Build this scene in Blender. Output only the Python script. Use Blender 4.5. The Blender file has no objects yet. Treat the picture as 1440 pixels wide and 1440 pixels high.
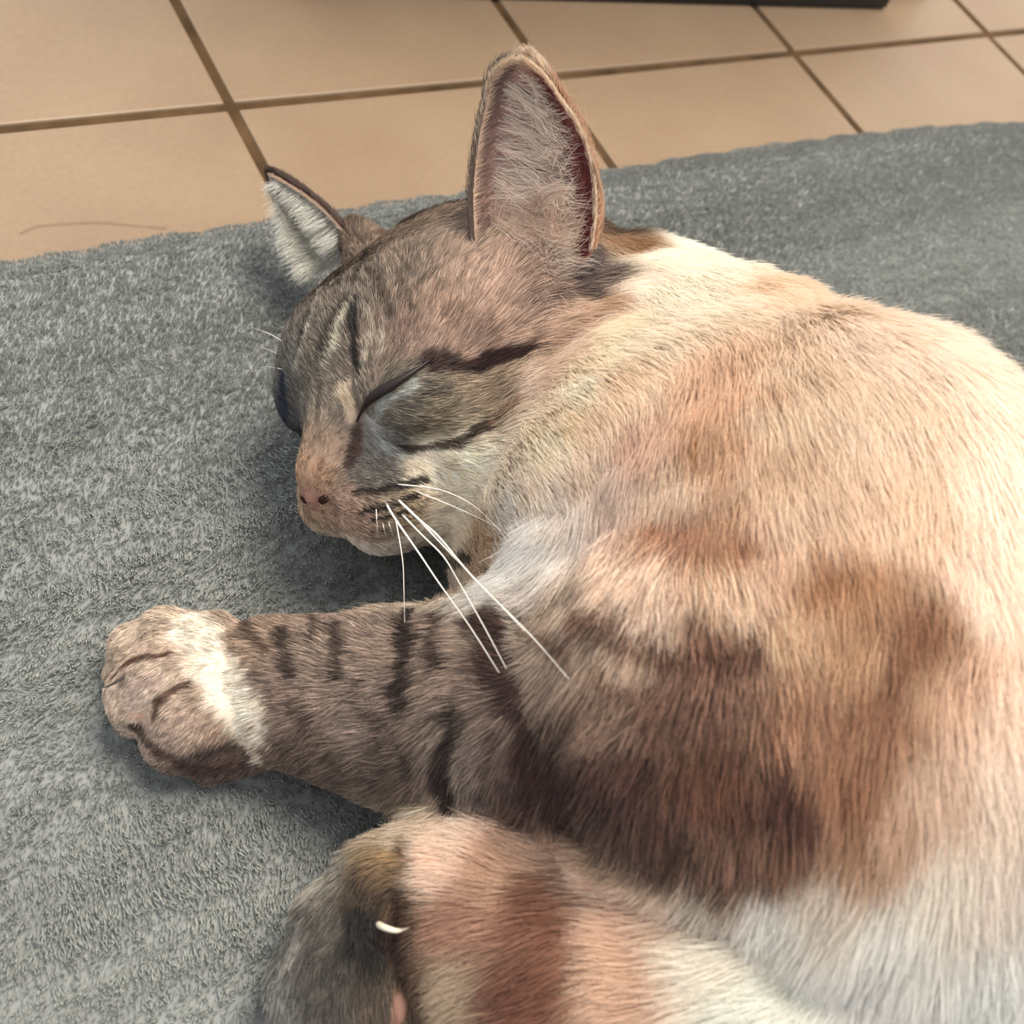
import bpy, bmesh, math, random
import numpy as np
from mathutils import Vector, Matrix
from mathutils.bvhtree import BVHTree

random.seed(7)
rng = np.random.default_rng(7)
scene = bpy.context.scene

# ------------------------------------------------------------------ camera (solved from the tile grid)
TILE = 0.15                                   # tile pitch in metres
FPX = 1620.0                                  # focal length in pixels of the 1440 px frame
CAM = np.array([0.0, 0.0, 2.04188652 * TILE])
FW = np.array([0.45443184, 0.39687243, -0.79748603])
RT = np.array([0.85440862, -0.44741309, 0.26421098])
UP = np.array([0.25194764, 0.80144482, 0.54240998])
cam_data = bpy.data.cameras.new('camera')
cam_data.sensor_width = 36.0
cam_data.lens = FPX / 1440.0 * 36.0
cam_data.clip_start = 0.01
cam_data.dof.use_dof = True
cam_data.dof.focus_distance = 0.325
cam_data.dof.aperture_fstop = 16.0
cam = bpy.data.objects.new('camera', cam_data)
scene.collection.objects.link(cam)
cam.matrix_world = Matrix([[RT[0], UP[0], -FW[0], CAM[0]], [RT[1], UP[1], -FW[1], CAM[1]],
                           [RT[2], UP[2], -FW[2], CAM[2]], [0, 0, 0, 1]])
scene.camera = cam

# ------------------------------------------------------------------ light of the room
world = bpy.data.worlds.new('room_light')
scene.world = world
world.use_nodes = True
bg = world.node_tree.nodes['Background']
bg.inputs['Color'].default_value = (0.96, 0.975, 1.0, 1)
bg.inputs['Strength'].default_value = 1.12


def area_light(name, loc, target, size, power, color):
    d = bpy.data.lights.new(name, 'AREA')
    d.shape = 'DISK'
    d.size = size
    d.energy = power
    d.color = color
    o = bpy.data.objects.new(name, d)
    scene.collection.objects.link(o)
    o.location = loc
    o.rotation_euler = (Vector(target) - Vector(loc)).to_track_quat('-Z', 'Y').to_euler()
    return o


area_light('ceiling_lamp', (0.72, 0.42, 2.15), (0.18, 0.12, 0.0), 1.2, 76.0, (1.0, 0.90, 0.755))
scene.view_settings.view_transform = 'Standard'
scene.view_settings.look = 'None'
scene.view_settings.exposure = 0.0
scene.view_settings.gamma = 1.0
scene.view_settings.use_curve_mapping = False


# ------------------------------------------------------------------ helpers
def ray(px, py):
    d = FW + RT * (px - 720.0) / FPX - UP * (py - 720.0) / FPX
    return d


def at(px, py, z):
    """the point at height z that the camera sees at that pixel"""
    d = ray(px, py)
    return CAM + d * (z - CAM[2]) / d[2]


def s2l(c):
    c = np.asarray(c, float) / 255.0
    return np.where(c <= 0.04045, c / 12.92, ((c + 0.055) / 1.055) ** 2.4)


def link(o, parent=None):
    scene.collection.objects.link(o)
    if parent is not None:
        o.parent = parent
    return o


def mesh_obj(name, verts, faces, mat=None, parent=None, smooth=True):
    me = bpy.data.meshes.new(name)
    me.from_pydata([tuple(map(float, v)) for v in verts], [], [tuple(map(int, f)) for f in faces])
    me.update()
    if smooth:
        me.polygons.foreach_set('use_smooth', [True] * len(me.polygons))
    if mat:
        me.materials.append(mat)
    return link(bpy.data.objects.new(name, me), parent)


def tag(o, label=None, cat=None, group=None, kind=None):
    if label: o['label'] = label
    if cat: o['category'] = cat
    if group: o['group'] = group
    if kind: o['kind'] = kind
    return o


def new_mat(name, color=(200, 200, 200), rough=0.6, spec=0.3):
    m = bpy.data.materials.new(name)
    m.use_nodes = True
    b = m.node_tree.nodes['Principled BSDF']
    b.inputs['Base Color'].default_value = (*s2l(color), 1)
    b.inputs['Roughness'].default_value = rough
    b.inputs['Specular IOR Level'].default_value = spec
    return m, m.node_tree, b


def node(nt, kind, **kw):
    n = nt.nodes.new(kind)
    for k, v in kw.items():
        setattr(n, k, v)
    return n


def unit(v):
    return v / np.maximum(np.linalg.norm(v, axis=-1, keepdims=True), 1e-9)


WAVES = [(unit(rng.normal(size=3)), rng.uniform(0, 6.28), rng.normal(size=3)) for _ in range(24)]


def wav(p, wavelength, dims=1, octave=10, off=0):
    """cheap smooth 3D noise, -1..1"""
    out = np.zeros((len(p), dims))
    for i in range(octave):
        k, ph, a = WAVES[(i + off) % 24]
        s = np.sin(p @ (k * (6.283 / wavelength * (0.75 + 0.06 * i))) + ph)
        out += s[:, None] * a[None, :dims]
    return out / math.sqrt(octave)


def hair_object(name, P, R, C, mat, parent):
    """P (n,k,3) strand points, R (n,k) radii, C (n,k,3) linear colour"""
    n, k = P.shape[:2]
    hc = bpy.data.hair_curves.new(name)
    hc.add_curves([k] * n)
    hc.attributes['position'].data.foreach_set('vector', P.astype(np.float32).ravel())
    ra = hc.attributes.get('radius') or hc.attributes.new('radius', 'FLOAT', 'POINT')
    ra.data.foreach_set('value', R.astype(np.float32).ravel())
    ca = hc.attributes.new('coat', 'FLOAT_COLOR', 'POINT')
    ca.data.foreach_set('color', np.concatenate([C, np.ones((n, k, 1))], 2).astype(np.float32).ravel())
    hc.materials.append(mat)
    o = link(bpy.data.objects.new(name, hc), parent)
    return o


def tube(pts, radii, sides=8):
    pts = np.asarray(pts, float)
    n = len(pts)
    tan = unit(np.gradient(pts, axis=0))
    ref = np.array([0.3, 0.2, 0.93])
    a = unit(np.cross(tan, ref)); b = np.cross(tan, a)
    V, F = [], []
    for i in range(n):
        for j in range(sides):
            t = 2 * math.pi * j / sides
            V.append(pts[i] + radii[i] * (a[i] * math.cos(t) + b[i] * math.sin(t)))
    for i in range(n - 1):
        for j in range(sides):
            F.append((i * sides + j, i * sides + (j + 1) % sides, (i + 1) * sides + (j + 1) % sides, (i + 1) * sides + j))
    F.append(tuple(range(sides))[::-1])
    F.append(tuple((n - 1) * sides + j for j in range(sides)))
    return V, F


def spline(pts, n):
    """Catmull-Rom resample"""
    p = np.asarray(pts, float)
    if len(p) == 2:
        t = np.linspace(0, 1, n)[:, None]
        return p[0] * (1 - t) + p[1] * t
    q = np.vstack([2 * p[0] - p[1], p, 2 * p[-1] - p[-2]])
    out = []
    for u in np.linspace(0, len(p) - 1 - 1e-6, n):
        i = int(u); t = u - i
        a, b, c, d = q[i:i + 4]
        out.append(0.5 * (2 * b + (c - a) * t + (2 * a - 5 * b + 4 * c - d) * t * t + (3 * b - a - 3 * c + d) * t ** 3))
    return np.array(out)


# ------------------------------------------------------------------ floor: grout bed and single tiles
X0, Y0 = 1.02041025 * TILE, 2.39916027 * TILE          # one grout crossing
gm, nt, b = new_mat('grout', (104, 80, 56), 0.9, 0.1)
ns = node(nt, 'ShaderNodeTexNoise'); ns.inputs['Scale'].default_value = 60; ns.inputs['Detail'].default_value = 6
tc = node(nt, 'ShaderNodeTexCoord'); nt.links.new(tc.outputs['Object'], ns.inputs['Vector'])
rp = node(nt, 'ShaderNodeValToRGB')
rp.color_ramp.elements[0].position = 0.3; rp.color_ramp.elements[0].color = (*s2l((62, 48, 32)), 1)
rp.color_ramp.elements[1].position = 0.7; rp.color_ramp.elements[1].color = (*s2l((92, 70, 48)), 1)
nt.links.new(ns.outputs['Fac'], rp.inputs['Fac']); nt.links.new(rp.outputs['Color'], b.inputs['Base Color'])
GX0, GX1, GY0, GY1 = -4, 9, -4, 5
fx0, fx1, fy0, fy1 = X0 + GX0 * TILE, X0 + GX1 * TILE, Y0 + GY0 * TILE, Y0 + GY1 * TILE
floor = mesh_obj('floor', [(fx0, fy0, -0.02), (fx1, fy0, -0.02), (fx1, fy1, -0.02), (fx0, fy1, -0.02),
                           (fx0, fy0, -0.0012), (fx1, fy0, -0.0012), (fx1, fy1, -0.0012), (fx0, fy1, -0.0012)],
                 [(0, 3, 2, 1), (4, 5, 6, 7), (0, 1, 5, 4), (1, 2, 6, 5), (2, 3, 7, 6), (3, 0, 4, 7)], gm, smooth=False)
tag(floor, kind='structure')

tm, nt, b = new_mat('terracotta_glaze', (206, 170, 138), 0.42, 0.35)
oi = node(nt, 'ShaderNodeObjectInfo'); tc = node(nt, 'ShaderNodeTexCoord')
add = node(nt, 'ShaderNodeVectorMath', operation='ADD')
nt.links.new(tc.outputs['Object'], add.inputs[0])
sc3 = node(nt, 'ShaderNodeVectorMath', operation='SCALE'); sc3.inputs['Scale'].default_value = 3.0
nt.links.new(oi.outputs['Location'], sc3.inputs[0]); nt.links.new(sc3.outputs[0], add.inputs[1])
n1 = node(nt, 'ShaderNodeTexNoise'); n1.inputs['Scale'].default_value = 14; n1.inputs['Detail'].default_value = 4
n2 = node(nt, 'ShaderNodeTexNoise'); n2.inputs['Scale'].default_value = 420; n2.inputs['Detail'].default_value = 3
nt.links.new(add.outputs[0], n1.inputs['Vector']); nt.links.new(add.outputs[0], n2.inputs['Vector'])
rp = node(nt, 'ShaderNodeValToRGB')
rp.color_ramp.elements[0].position = 0.3; rp.color_ramp.elements[0].color = (*s2l((140, 117, 96)), 1)
rp.color_ramp.elements[1].position = 0.72; rp.color_ramp.elements[1].color = (*s2l((150, 129, 105)), 1)
nt.links.new(n1.outputs['Fac'], rp.inputs['Fac'])
hs = node(nt, 'ShaderNodeHueSaturation')
mr = node(nt, 'ShaderNodeMapRange'); mr.inputs['To Min'].default_value = 0.95; mr.inputs['To Max'].default_value = 1.03
nt.links.new(oi.outputs['Random'], mr.inputs['Value']); nt.links.new(mr.outputs[0], hs.inputs['Value'])
nt.links.new(rp.outputs['Color'], hs.inputs['Color'])
mx = node(nt, 'ShaderNodeMix', data_type='RGBA', blend_type='MULTIPLY'); mx.inputs['Factor'].default_value = 0.22
nt.links.new(hs.outputs['Color'], mx.inputs['A']); nt.links.new(n2.outputs['Fac'], mx.inputs['B'])
nt.links.new(mx.outputs['Result'], b.inputs['Base Color'])
bp = node(nt, 'ShaderNodeBump'); bp.inputs['Strength'].default_value = 0.08; bp.inputs['Distance'].default_value = 0.0005
nt.links.new(n2.outputs['Fac'], bp.inputs['Height']); nt.links.new(bp.outputs['Normal'], b.inputs['Normal'])

bm = bmesh.new()
bmesh.ops.create_cube(bm, size=1.0)
hw = TILE / 2 - 0.0021
for v in bm.verts:
    v.co = Vector((v.co.x * 2 * hw, v.co.y * 2 * hw, -0.004 if v.co.z < 0 else 0.0))
bmesh.ops.bevel(bm, geom=[e for e in bm.edges if (e.verts[0].co.z > -0.001 and e.verts[1].co.z > -0.001)
                          or abs(e.verts[0].co.z - e.verts[1].co.z) > 0.001],
                offset=0.0012, segments=2, profile=0.6, affect='EDGES')
tile_me = bpy.data.meshes.new('tile'); bm.to_mesh(tile_me); bm.free()
tile_me.materials.append(tm)
for i in range(GX0, GX1):
    for j in range(GY0, GY1):
        cx, cy = X0 + (i + 0.5) * TILE, Y0 + (j + 0.5) * TILE
        if j < -1 and -0.3 < cx < 1.1:
            continue                               # covered by the rug
        t = link(bpy.data.objects.new('tile', tile_me), floor)
        t.location = (cx, cy, random.uniform(-0.0002, 0.0002))
        t.rotation_euler = (random.uniform(-.002, .002), random.uniform(-.002, .002), random.uniform(-.003, .003))

# ------------------------------------------------------------------ plush rug
RUGZ = 0.008                                   # height of the pile tips
edge_px = [(-150, 383), (0, 358), (120, 336), (250, 317), (378, 298), (520, 277), (690, 255), (855, 230), (1000, 208),
           (1100, 193), (1205, 181), (1320, 170), (1440, 163), (1600, 148)]
edge = np.array([at(x, y, 0.006)[:2] for x, y in edge_px])
RX0, RX1, RY0 = -0.22, 1.0, -0.30


def rug_edge(x):
    return np.interp(x, edge[:, 0], edge[:, 1]) + 0.0006 * np.sin(x * 310) + 0.0005 * np.sin(x * 131 + 1)


rm, nt, b = new_mat('rug_backing', (140, 143, 142), 0.95, 0.05)
nx, ny = 160, 60
xs = np.linspace(RX0, RX1, nx)
ye = rug_edge(xs)
V = []
for i in range(nx):
    for j in range(ny):
        t = j / (ny - 1)
        y = RY0 + (ye[i] - RY0) * t
        d = min(ye[i] - y, y - RY0, xs[i] - RX0, RX1 - xs[i])
        V.append((xs[i], y, 0.0006 + 0.0034 * min(1.0, max(0.0, d / 0.006)) ** 0.5))
F = [(i * ny + j, (i + 1) * ny + j, (i + 1) * ny + j + 1, i * ny + j + 1) for i in range(nx - 1) for j in range(ny - 1)]
o0 = len(V)
V += [(v[0], v[1], 0.0) for v in V]
F += [tuple(o0 + k for k in f[::-1]) for f in F]
rim = [(i, 0) for i in range(nx)] + [(nx - 1, j) for j in range(1, ny)] + [(i, ny - 1) for i in range(nx - 2, -1, -1)] + [(0, j) for j in range(ny - 2, 0, -1)]
ri = [i * ny + j for i, j in rim]
for a_, b_ in zip(ri, ri[1:] + ri[:1]):
    F.append((b_, a_, a_ + o0, b_ + o0))
rug = mesh_obj('rug', V, F, rm)
tag(rug, 'soft grey plush rug with short brushed pile lying on the terracotta tiles', 'rug')


def fur_material(name, rough=0.5, gloss=0.03):
    m = bpy.data.materials.new(name)
    m.use_nodes = True
    nt = m.node_tree
    nt.nodes.clear()
    out = node(nt, 'ShaderNodeOutputMaterial')
    at_ = node(nt, 'ShaderNodeAttribute', attribute_name='coat')
    d = node(nt, 'ShaderNodeBsdfDiffuse')
    tr = node(nt, 'ShaderNodeBsdfTranslucent')
    mixs = node(nt, 'ShaderNodeMixShader'); mixs.inputs[0].default_value = 0.3
    gl = node(nt, 'ShaderNodeBsdfGlossy'); gl.inputs['Roughness'].default_value = rough
    mix2 = node(nt, 'ShaderNodeMixShader'); mix2.inputs[0].default_value = gloss
    for s in (d, tr):
        nt.links.new(at_.outputs['Color'], s.inputs['Color'])
    nt.links.new(d.outputs[0], mixs.inputs[1]); nt.links.new(tr.outputs[0], mixs.inputs[2])
    nt.links.new(mixs.outputs[0], mix2.inputs[1]); nt.links.new(gl.outputs[0], mix2.inputs[2])
    nt.links.new(mix2.outputs[0], out.inputs['Surface'])
    return m


RUG_STRANDS = 620000
rx = rng.uniform(-0.06, 0.62, RUG_STRANDS); ry = rng.uniform(-0.10, 0.36, RUG_STRANDS)
ok = (ry < rug_edge(rx) - 0.0004)
p0 = np.stack([rx, ry, np.full_like(rx, 0.0036)], 1)[ok]
edist = (rug_edge(p0[:, 0]) - p0[:, 1])
p0[:, 2] -= np.clip(0.003 - edist, 0, 0.003) * 0.7
n = len(p0)
flow = np.array([[-0.25, -0.55, 0]]) + 0.35 * wav(p0, 0.10, 3, 10) + 0.3 * wav(p0, 0.015, 3, 10, 5) + 0.35 * rng.normal(size=(n, 3))
flow[:, 2] = 0
flow[:, 1] += np.clip(0.008 - edist, 0, 0.008) * 60
L = np.interp(edist, [0, .006], [.55, 1.0]) * rng.uniform(0.0024, 0.0036, n) * (1 + 0.15 * wav(p0, 0.03, 1)[:, 0])
lean = 0.48
P = np.zeros((n, 4, 3))
for k, t in enumerate((0, .4, .75, 1.0)):
    P[:, k] = p0 + flow * (lean * L * t ** 1.6)[:, None] + np.array([0, 0, 1.0]) * (L * (t - 0.15 * t * t))[:, None]
cell = np.floor((p0[:, :2] + 0.0012 * wav(p0, 0.006, 2, 8, 3)) / 0.0020).astype(np.int64)
_, inv = np.unique(cell[:, 0] * 100003 + cell[:, 1], return_inverse=True)
cnt = np.bincount(inv).astype(float)
mean = np.stack([np.bincount(inv, P[:, 3, i]) / cnt for i in range(3)], 1)
P[:, 3] += (mean[inv] - P[:, 3]) * 0.25; P[:, 2] += (mean[inv] - P[:, 2]) * 0.1
base = s2l((174, 177, 173))
col = base[None] * (1 + 0.10 * wav(p0, 0.16, 1, 8, 2) + 0.10 * rng.normal(size=(n, 1)))
fleck = rng.random(n) < 0.0007
col[fleck] = s2l((225, 215, 200))
C = np.repeat(np.clip(col, 0.02, 1)[:, None], 4, 1)
R = np.stack([np.full(n, .00014), np.full(n, .00014), np.full(n, .00013), np.full(n, .00009)], 1)
pile = hair_object('pile', P, R, C, fur_material('rug_pile', 0.6, 0.03), rug)
tag(pile, kind='stuff')

# ------------------------------------------------------------------ dark cabinet that stands on the tiles behind the rug
cm, nt, b = new_mat('black_lacquer', (26, 22, 20), 0.45, 0.4)
A = at(690, 0.5, 0.0); B = at(1247, 15, 0.0)  # front edge set forward to take in the strip of shade at its foot
ux = unit((B - A)[None])[0]; uy = np.array([-ux[1], ux[0], 0])
if uy @ np.array([FW[0], FW[1], 0]) < 0:
    uy = -uy
cab = bpy.data.objects.new('cabinet', None); link(cab)
cab.location = A - ux * 0.1
cab.rotation_euler = (0, 0, math.atan2(ux[1], ux[0]))
tag(cab, 'black cabinet standing on the tiles beyond the rug, only its foot edge in view', 'cabinet')
wid = float(np.linalg.norm(B - A)) + 0.1


def box_part(name, x0, x1, y0, y1, z0, z1, mat, parent, bev=0.002):
    bm = bmesh.new(); bmesh.ops.create_cube(bm, size=1)
    for v in bm.verts:
        v.co = Vector((x0 if v.co.x < 0 else x1, y0 if v.co.y < 0 else y1, z0 if v.co.z < 0 else z1))
    bmesh.ops.bevel(bm, geom=bm.edges[:], offset=bev, segments=2, affect='EDGES')
    me = bpy.data.meshes.new(name); bm.to_mesh(me); bm.free(); me.materials.append(mat)
    return link(bpy.data.objects.new(name, me), parent)


sg = 1 if (uy @ np.array([-ux[1], ux[0], 0])) > 0 else -1
ya, yb = (0.0, 0.22) if sg > 0 else (-0.22, 0.0)
box_part('plinth', 0.0, wid, ya, yb, 0.0, 0.05, cm, cab)
box_part('cabinet_body', 0.0, wid, ya, yb, 0.0505, 0.30, cm, cab, 0.003)
box_part('cabinet_foot', wid + 0.0005, wid + 0.045, ya + 0.018, yb, 0.0, 0.05, cm, cab)

# stray hair on the tile
hm, nt, b = new_mat('stray_hair', (150, 108, 84), 0.6)
hp = [at(x, y, 0.0006) for x, y in ((28, 328), (50, 318), (90, 314), (140, 312), (185, 316), (235, 320))]
V, F = tube(spline(hp, 22), [0.00012] * 22, 5)
tag(mesh_obj('stray_hair', V, F, hm), 'thin brown stray hair lying on the tile beside the rug edge', 'hair')

# ------------------------------------------------------------------ the cat: one continuous skin grown from a distance field
K = 0.973
HC = CAM + (np.array([0.16907545, 0.19909871, 0.04670919]) * TILE / 0.16 - CAM) * K     # head centre
HS = 0.01236941962666608 * TILE / 0.16 * K                                            # one head unit
HF = np.array([-0.95420398, -0.29906346, -0.0074706])     # muzzle direction
HL = np.array([0.18463285, -0.60837839, 0.77187204])      # the cat's left
HU = np.array([-0.23538368, 0.73514406, 0.63573402])      # crown


def H(f, l, u):
    return HC + HS * (HF * f + HL * l + HU * u)


PR = []            # (group, kind, a, b, ra, rb, k)


def cap(g, a, b, ra, rb, k=0.010):
    PR.append((g, 'cap', np.asarray(a, float), np.asarray(b, float), ra, rb, k))


def chain(g, pts, k=0.010):
    for p, q in zip(pts[:-1], pts[1:]):
        cap(g, p[0], q[0], p[1], q[1], k)


def ell(g, c, ax, r, k=0.010):
    PR.append((g, 'ell', np.asarray(c, float), np.asarray(ax, float), np.asarray(r, float), 0, k))


def W(px, py, z, r):
    return (at(px, py, z + 0.006), r)


HAX = np.stack([HF, HL, HU])
u = HS
# torso, spine side to belly side
chain('body', [W(900, 600, .039, .043), W(975, 730, .054, .057), W(1125, 812, .060, .065), W(1335, 992, .059, .066),
               W(1590, 1165, .058, .068), W(1850, 1270, .056, .068)], .02)
chain('body', [W(1020, 1010, .055, .050), W(1190, 1080, .058, .056), W(1420, 1180, .056, .062), W(1640, 1290, .054, .064)], .025)
chain('body', [W(1090, 1240, .036, .034), W(1300, 1330, .040, .044), W(1520, 1440, .040, .050)], .02)
# neck and chest
chain('body', [W(905, 470, .050, .025), W(1000, 600, .057, .030), W(1090, 720, .056, .032)], .026)
cap('body', H(-1.2, 1.9, -1.6), at(935, 655, .056), .030, .043, .022)
cap('body', H(-2.2, 0.3, -0.6), W(985, 640, .048, .05)[0], .036, .043, .02)
cap('body', H(-0.8, 0.2, -2.4), W(900, 790, .038, .04)[0], .026, .038, .018)
chain('body', [W(770, 800, .030, .024), W(850, 900, .042, .036)], .012)
# skull and face
ell('head', H(-0.9, 0, 0.35), HAX, (3.9 * u, 3.65 * u, 3.3 * u), .006)
ell('head', H(1.2, 0, 0.75), HAX, (2.9 * u, 2.75 * u, 2.4 * u), .010)
ell('head', H(1.9, -1.05, 0.75), HAX, (2.3 * u, 2.3 * u, 2.1 * u), .010)
for s in (1, -1):
    ell('head', H(0.55, 2.1 * s, -1.45), HAX, (2.5 * u, 1.75 * u, 2.0 * u), .012)
    ell('head', H(2.95, 1.75 * s, 0.42), HAX, (1.25 * u, 1.2 * u, 1.15 * u), .007)
    ell('head', H(4.15, 0.85 * s, -1.75), HAX, (1.35 * u, 1.05 * u, 1.0 * u), .005)
cap('head', H(2.7, 0, .75), H(4.95, 0, -0.75), 1.25 * u, .62 * u, .007)
ell('head', H(3.4, 0, -1.3), HAX, (1.9 * u, 1.5 * u, 1.5 * u), .008)
ell('head', H(3.75, 0, -2.75), HAX, (1.15 * u, 1.0 * u, .75 * u), .005)
ell('head', H(2.0, 0, -2.3), HAX, (2.2 * u, 1.9 * u, 1.4 * u), .008)
cap('head', H(1.6, .9, -2.3), H(-0.3, 1.2, -3.0), 1.5 * u, 1.9 * u, .012)
cap('body', H(0.2, .6, -3.0), at(800, 800, .036), .022, .026, .014)
# ear roots
EARN = at(752, 330, .078)
cap('head', H(-1.3, 2.2, 1.2), at(790, 350, .066), 1.5 * u, .9 * u, .010)
cap('head', H(-0.6, -2.2, 1.7), at(500, 330, .038), 1.3 * u, .45 * u, .008)
# left foreleg stretched to the muzzle side
chain('foreleg', [W(930, 1010, .060, .046), W(800, 1010, .046, .031), W(680, 1006, .033, .0265), W(540, 988, .022, .0208),
                  W(400, 972, .016, .0160), W(330, 958, .0125, .0130)], .012)
chain('foreleg', [W(900, 1090, .040, .036), W(780, 1085, .030, .026), W(690, 1060, .022, .02)], .012)
# toes of the stretched paw
chain('forepaw', [W(310, 912, .015, .0085), W(235, 900, .014, .0080), W(196, 916, .010, .0075), W(180, 940, .006, .0060)], .0018)
chain('forepaw', [W(320, 950, .0185, .0095), W(226, 954, .0200, .0095), W(202, 980, .0130, .0093), W(197, 1002, .007, .0066)], .0016)
chain('forepaw', [W(350, 990, .0165, .0095), W(268, 1006, .0165, .0105), W(252, 1032, .0110, .0095), W(256, 1050, .006, .0068)], .0016)
chain('forepaw', [W(370, 1025, .011, .0100), W(318, 1046, .007, .0085), W(300, 1060, .005, .0070)], .0018)
# hind leg that comes out under the belly
chain('hind_leg', [W(1210, 1460, .044, .040), W(1000, 1395, .038, .034), W(820, 1335, .033, .026), W(705, 1285, .029, .0205),
                   W(640, 1240, .027, .0150)], .012)
chain('hind_leg', [W(900, 1460, .028, .032), W(760, 1410, .024, .026), W(685, 1380, .022, .020)], .012)
# folded foot in front of it
chain('hind_foot', [W(610, 1228, .026, .0115), W(545, 1252, .023, .0105), W(500, 1305, .019, .0115), W(478, 1385, .016, .0140),
                    W(470, 1480, .014, .0155)], .005)
chain('hind_foot', [W(560, 1262, .026, .0085), W(545, 1292, .026, .0070)], .003)
chain('hind_foot', [W(535, 1385, .017, .0140), W(540, 1460, .016, .0140)], .003)
chain('hind_foot', [W(575, 1395, .020, .0065), W(588, 1450, .018, .0075)], .002)

VOX = 0.0017
allp = []
for g, kd, a, b_, ra, rb, k in PR:
    if kd == 'cap':
        allp += [a - ra, a + ra, b_ - rb, b_ + rb]
    else:
        allp += [a - max(ra), a + max(ra)]
allp = np.array(allp)
lo = allp.min(0) - 0.008; hi = allp.max(0) + 0.008
lo[2] = max(lo[2], -0.02); hi = np.minimum(hi, [0.50, 0.33, 0.22]); lo = np.maximum(lo, [-0.05, -0.16, -0.02])
dims = np.ceil((hi - lo) / VOX).astype(int) + 1


def prim_dist(pr, p):
    g, kd, a, b_, ra, rb, k = pr
    if kd == 'cap':
        ab = (b_ - a).astype(p.dtype)
        pa = p - a.astype(p.dtype)
        t = np.clip((pa @ ab) / max(float(ab @ ab), 1e-12), 0, 1)
        d = np.sqrt(((pa - t[..., None] * ab) ** 2).sum(-1))
        return d - (ra + (rb - ra) * t)
    q = (p - a.astype(p.dtype)) @ b_.T.astype(p.dtype)
    k0 = np.sqrt(((q / ra) ** 2).sum(-1)); k1 = np.sqrt(((q / (ra * ra)) ** 2).sum(-1))
    return k0 * (k0 - 1) / np.maximum(k1, 1e-6)


def smin(a, b_, k):
    h = np.maximum(k - np.abs(a - b_), 0) / k
    return np.minimum(a, b_) - h * h * k * 0.25


F = np.full(dims, 0.03, np.float32)
for pr in PR:
    g, kd, a, b_, ra, rb, k = pr
    if kd == 'cap':
        l = np.minimum(a - ra, b_ - rb); h_ = np.maximum(a + ra, b_ + rb)
    else:
        l = a - max(ra); h_ = a + max(ra)
    m = k + 0.006
    i0 = np.clip(np.floor((l - m - lo) / VOX).astype(int), 0, dims); i1 = np.clip(np.ceil((h_ + m - lo) / VOX).astype(int), 0, dims)
    if (i1 <= i0).any():
        continue
    ax = [lo[i] + VOX * np.arange(i0[i], i1[i]) for i in range(3)]
    G = np.stack(np.meshgrid(*ax, indexing='ij'), -1).astype(np.float32)
    s = (slice(i0[0], i1[0]), slice(i0[1], i1[1]), slice(i0[2], i1[2]))
    F[s] = smin(F[s], prim_dist(pr, G), k)


def surface_nets(F, lo, h):
    ins = F < 0
    c = [ins[i:F.shape[0] - 1 + i, j:F.shape[1] - 1 + j, k:F.shape[2] - 1 + k] for i in (0, 1) for j in (0, 1) for k in (0, 1)]
    cnt = sum(x.astype(np.int8) for x in c)
    act = (cnt > 0) & (cnt < 8)
    idx = -np.ones(act.shape, np.int64)
    cells = np.argwhere(act)
    idx[act] = np.arange(len(cells))
    acc = np.zeros((len(cells), 3)); w = np.zeros(len(cells))
    cor = [(i, j, k) for i in (0, 1) for j in (0, 1) for k in (0, 1)]
    for p in range(8):
        for q in range(p + 1, 8):
            a, b_ = np.array(cor[p]), np.array(cor[q])
            if abs(a - b_).sum() != 1:
                continue
            fa = F[tuple((cells + a).T)]; fb = F[tuple((cells + b_).T)]
            x = (fa < 0) != (fb < 0)
            t = np.where(x, fa / np.where(x, fa - fb, 1), 0)
            acc += np.where(x[:, None], a + t[:, None] * (b_ - a), 0); w += x
    V = lo + h * (cells + acc / w[:, None])
    Q = []
    for ax in range(3):
        sl0 = [slice(None)] * 3; sl1 = [slice(None)] * 3
        sl0[ax] = slice(0, -1); sl1[ax] = slice(1, None)
        ch = ins[tuple(sl0)] != ins[tuple(sl1)]
        e = np.argwhere(ch)
        o1, o2 = [(1, 2), (2, 0), (0, 1)][ax]
        e = e[(e[:, o1] > 0) & (e[:, o2] > 0) & (e[:, o1] < F.shape[o1] - 1) & (e[:, o2] < F.shape[o2] - 1)]
        d1 = np.zeros(3, int); d1[o1] = 1
        d2 = np.zeros(3, int); d2[o2] = 1
        q = np.stack([idx[tuple((e - d1 - d2).T)], idx[tuple((e - d2).T)], idx[tuple(e.T)], idx[tuple((e - d1).T)]], 1)
        flip = ~ins[tuple(e.T)]
        q[flip] = q[flip][:, ::-1]
        Q.append(q)
    Q = np.concatenate(Q)
    return V, Q[(Q >= 0).all(1)]


SV, SQ = surface_nets(F, lo, VOX)
# the underside rests on the rug
SV[:, 2] = np.where(SV[:, 2] < 0.0055, 0.0055 - 0.0022 * (1 - np.exp(-(0.0055 - SV[:, 2]) / 0.01)), SV[:, 2])
gx, gy, gz = np.gradient(F, VOX)


def field_normal(p):
    q = (p - lo) / VOX
    i = np.clip(np.floor(q).astype(int), 0, np.array(F.shape) - 2); f = q - i
    out = np.zeros((len(p), 3))
    for dx in (0, 1):
        for dy in (0, 1):
            for dz in (0, 1):
                w = (f[:, 0] if dx else 1 - f[:, 0]) * (f[:, 1] if dy else 1 - f[:, 1]) * (f[:, 2] if dz else 1 - f[:, 2])
                ii = (i[:, 0] + dx, i[:, 1] + dy, i[:, 2] + dz)
                out += w[:, None] * np.stack([gx[ii], gy[ii], gz[ii]], 1)
    return unit(out)


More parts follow.
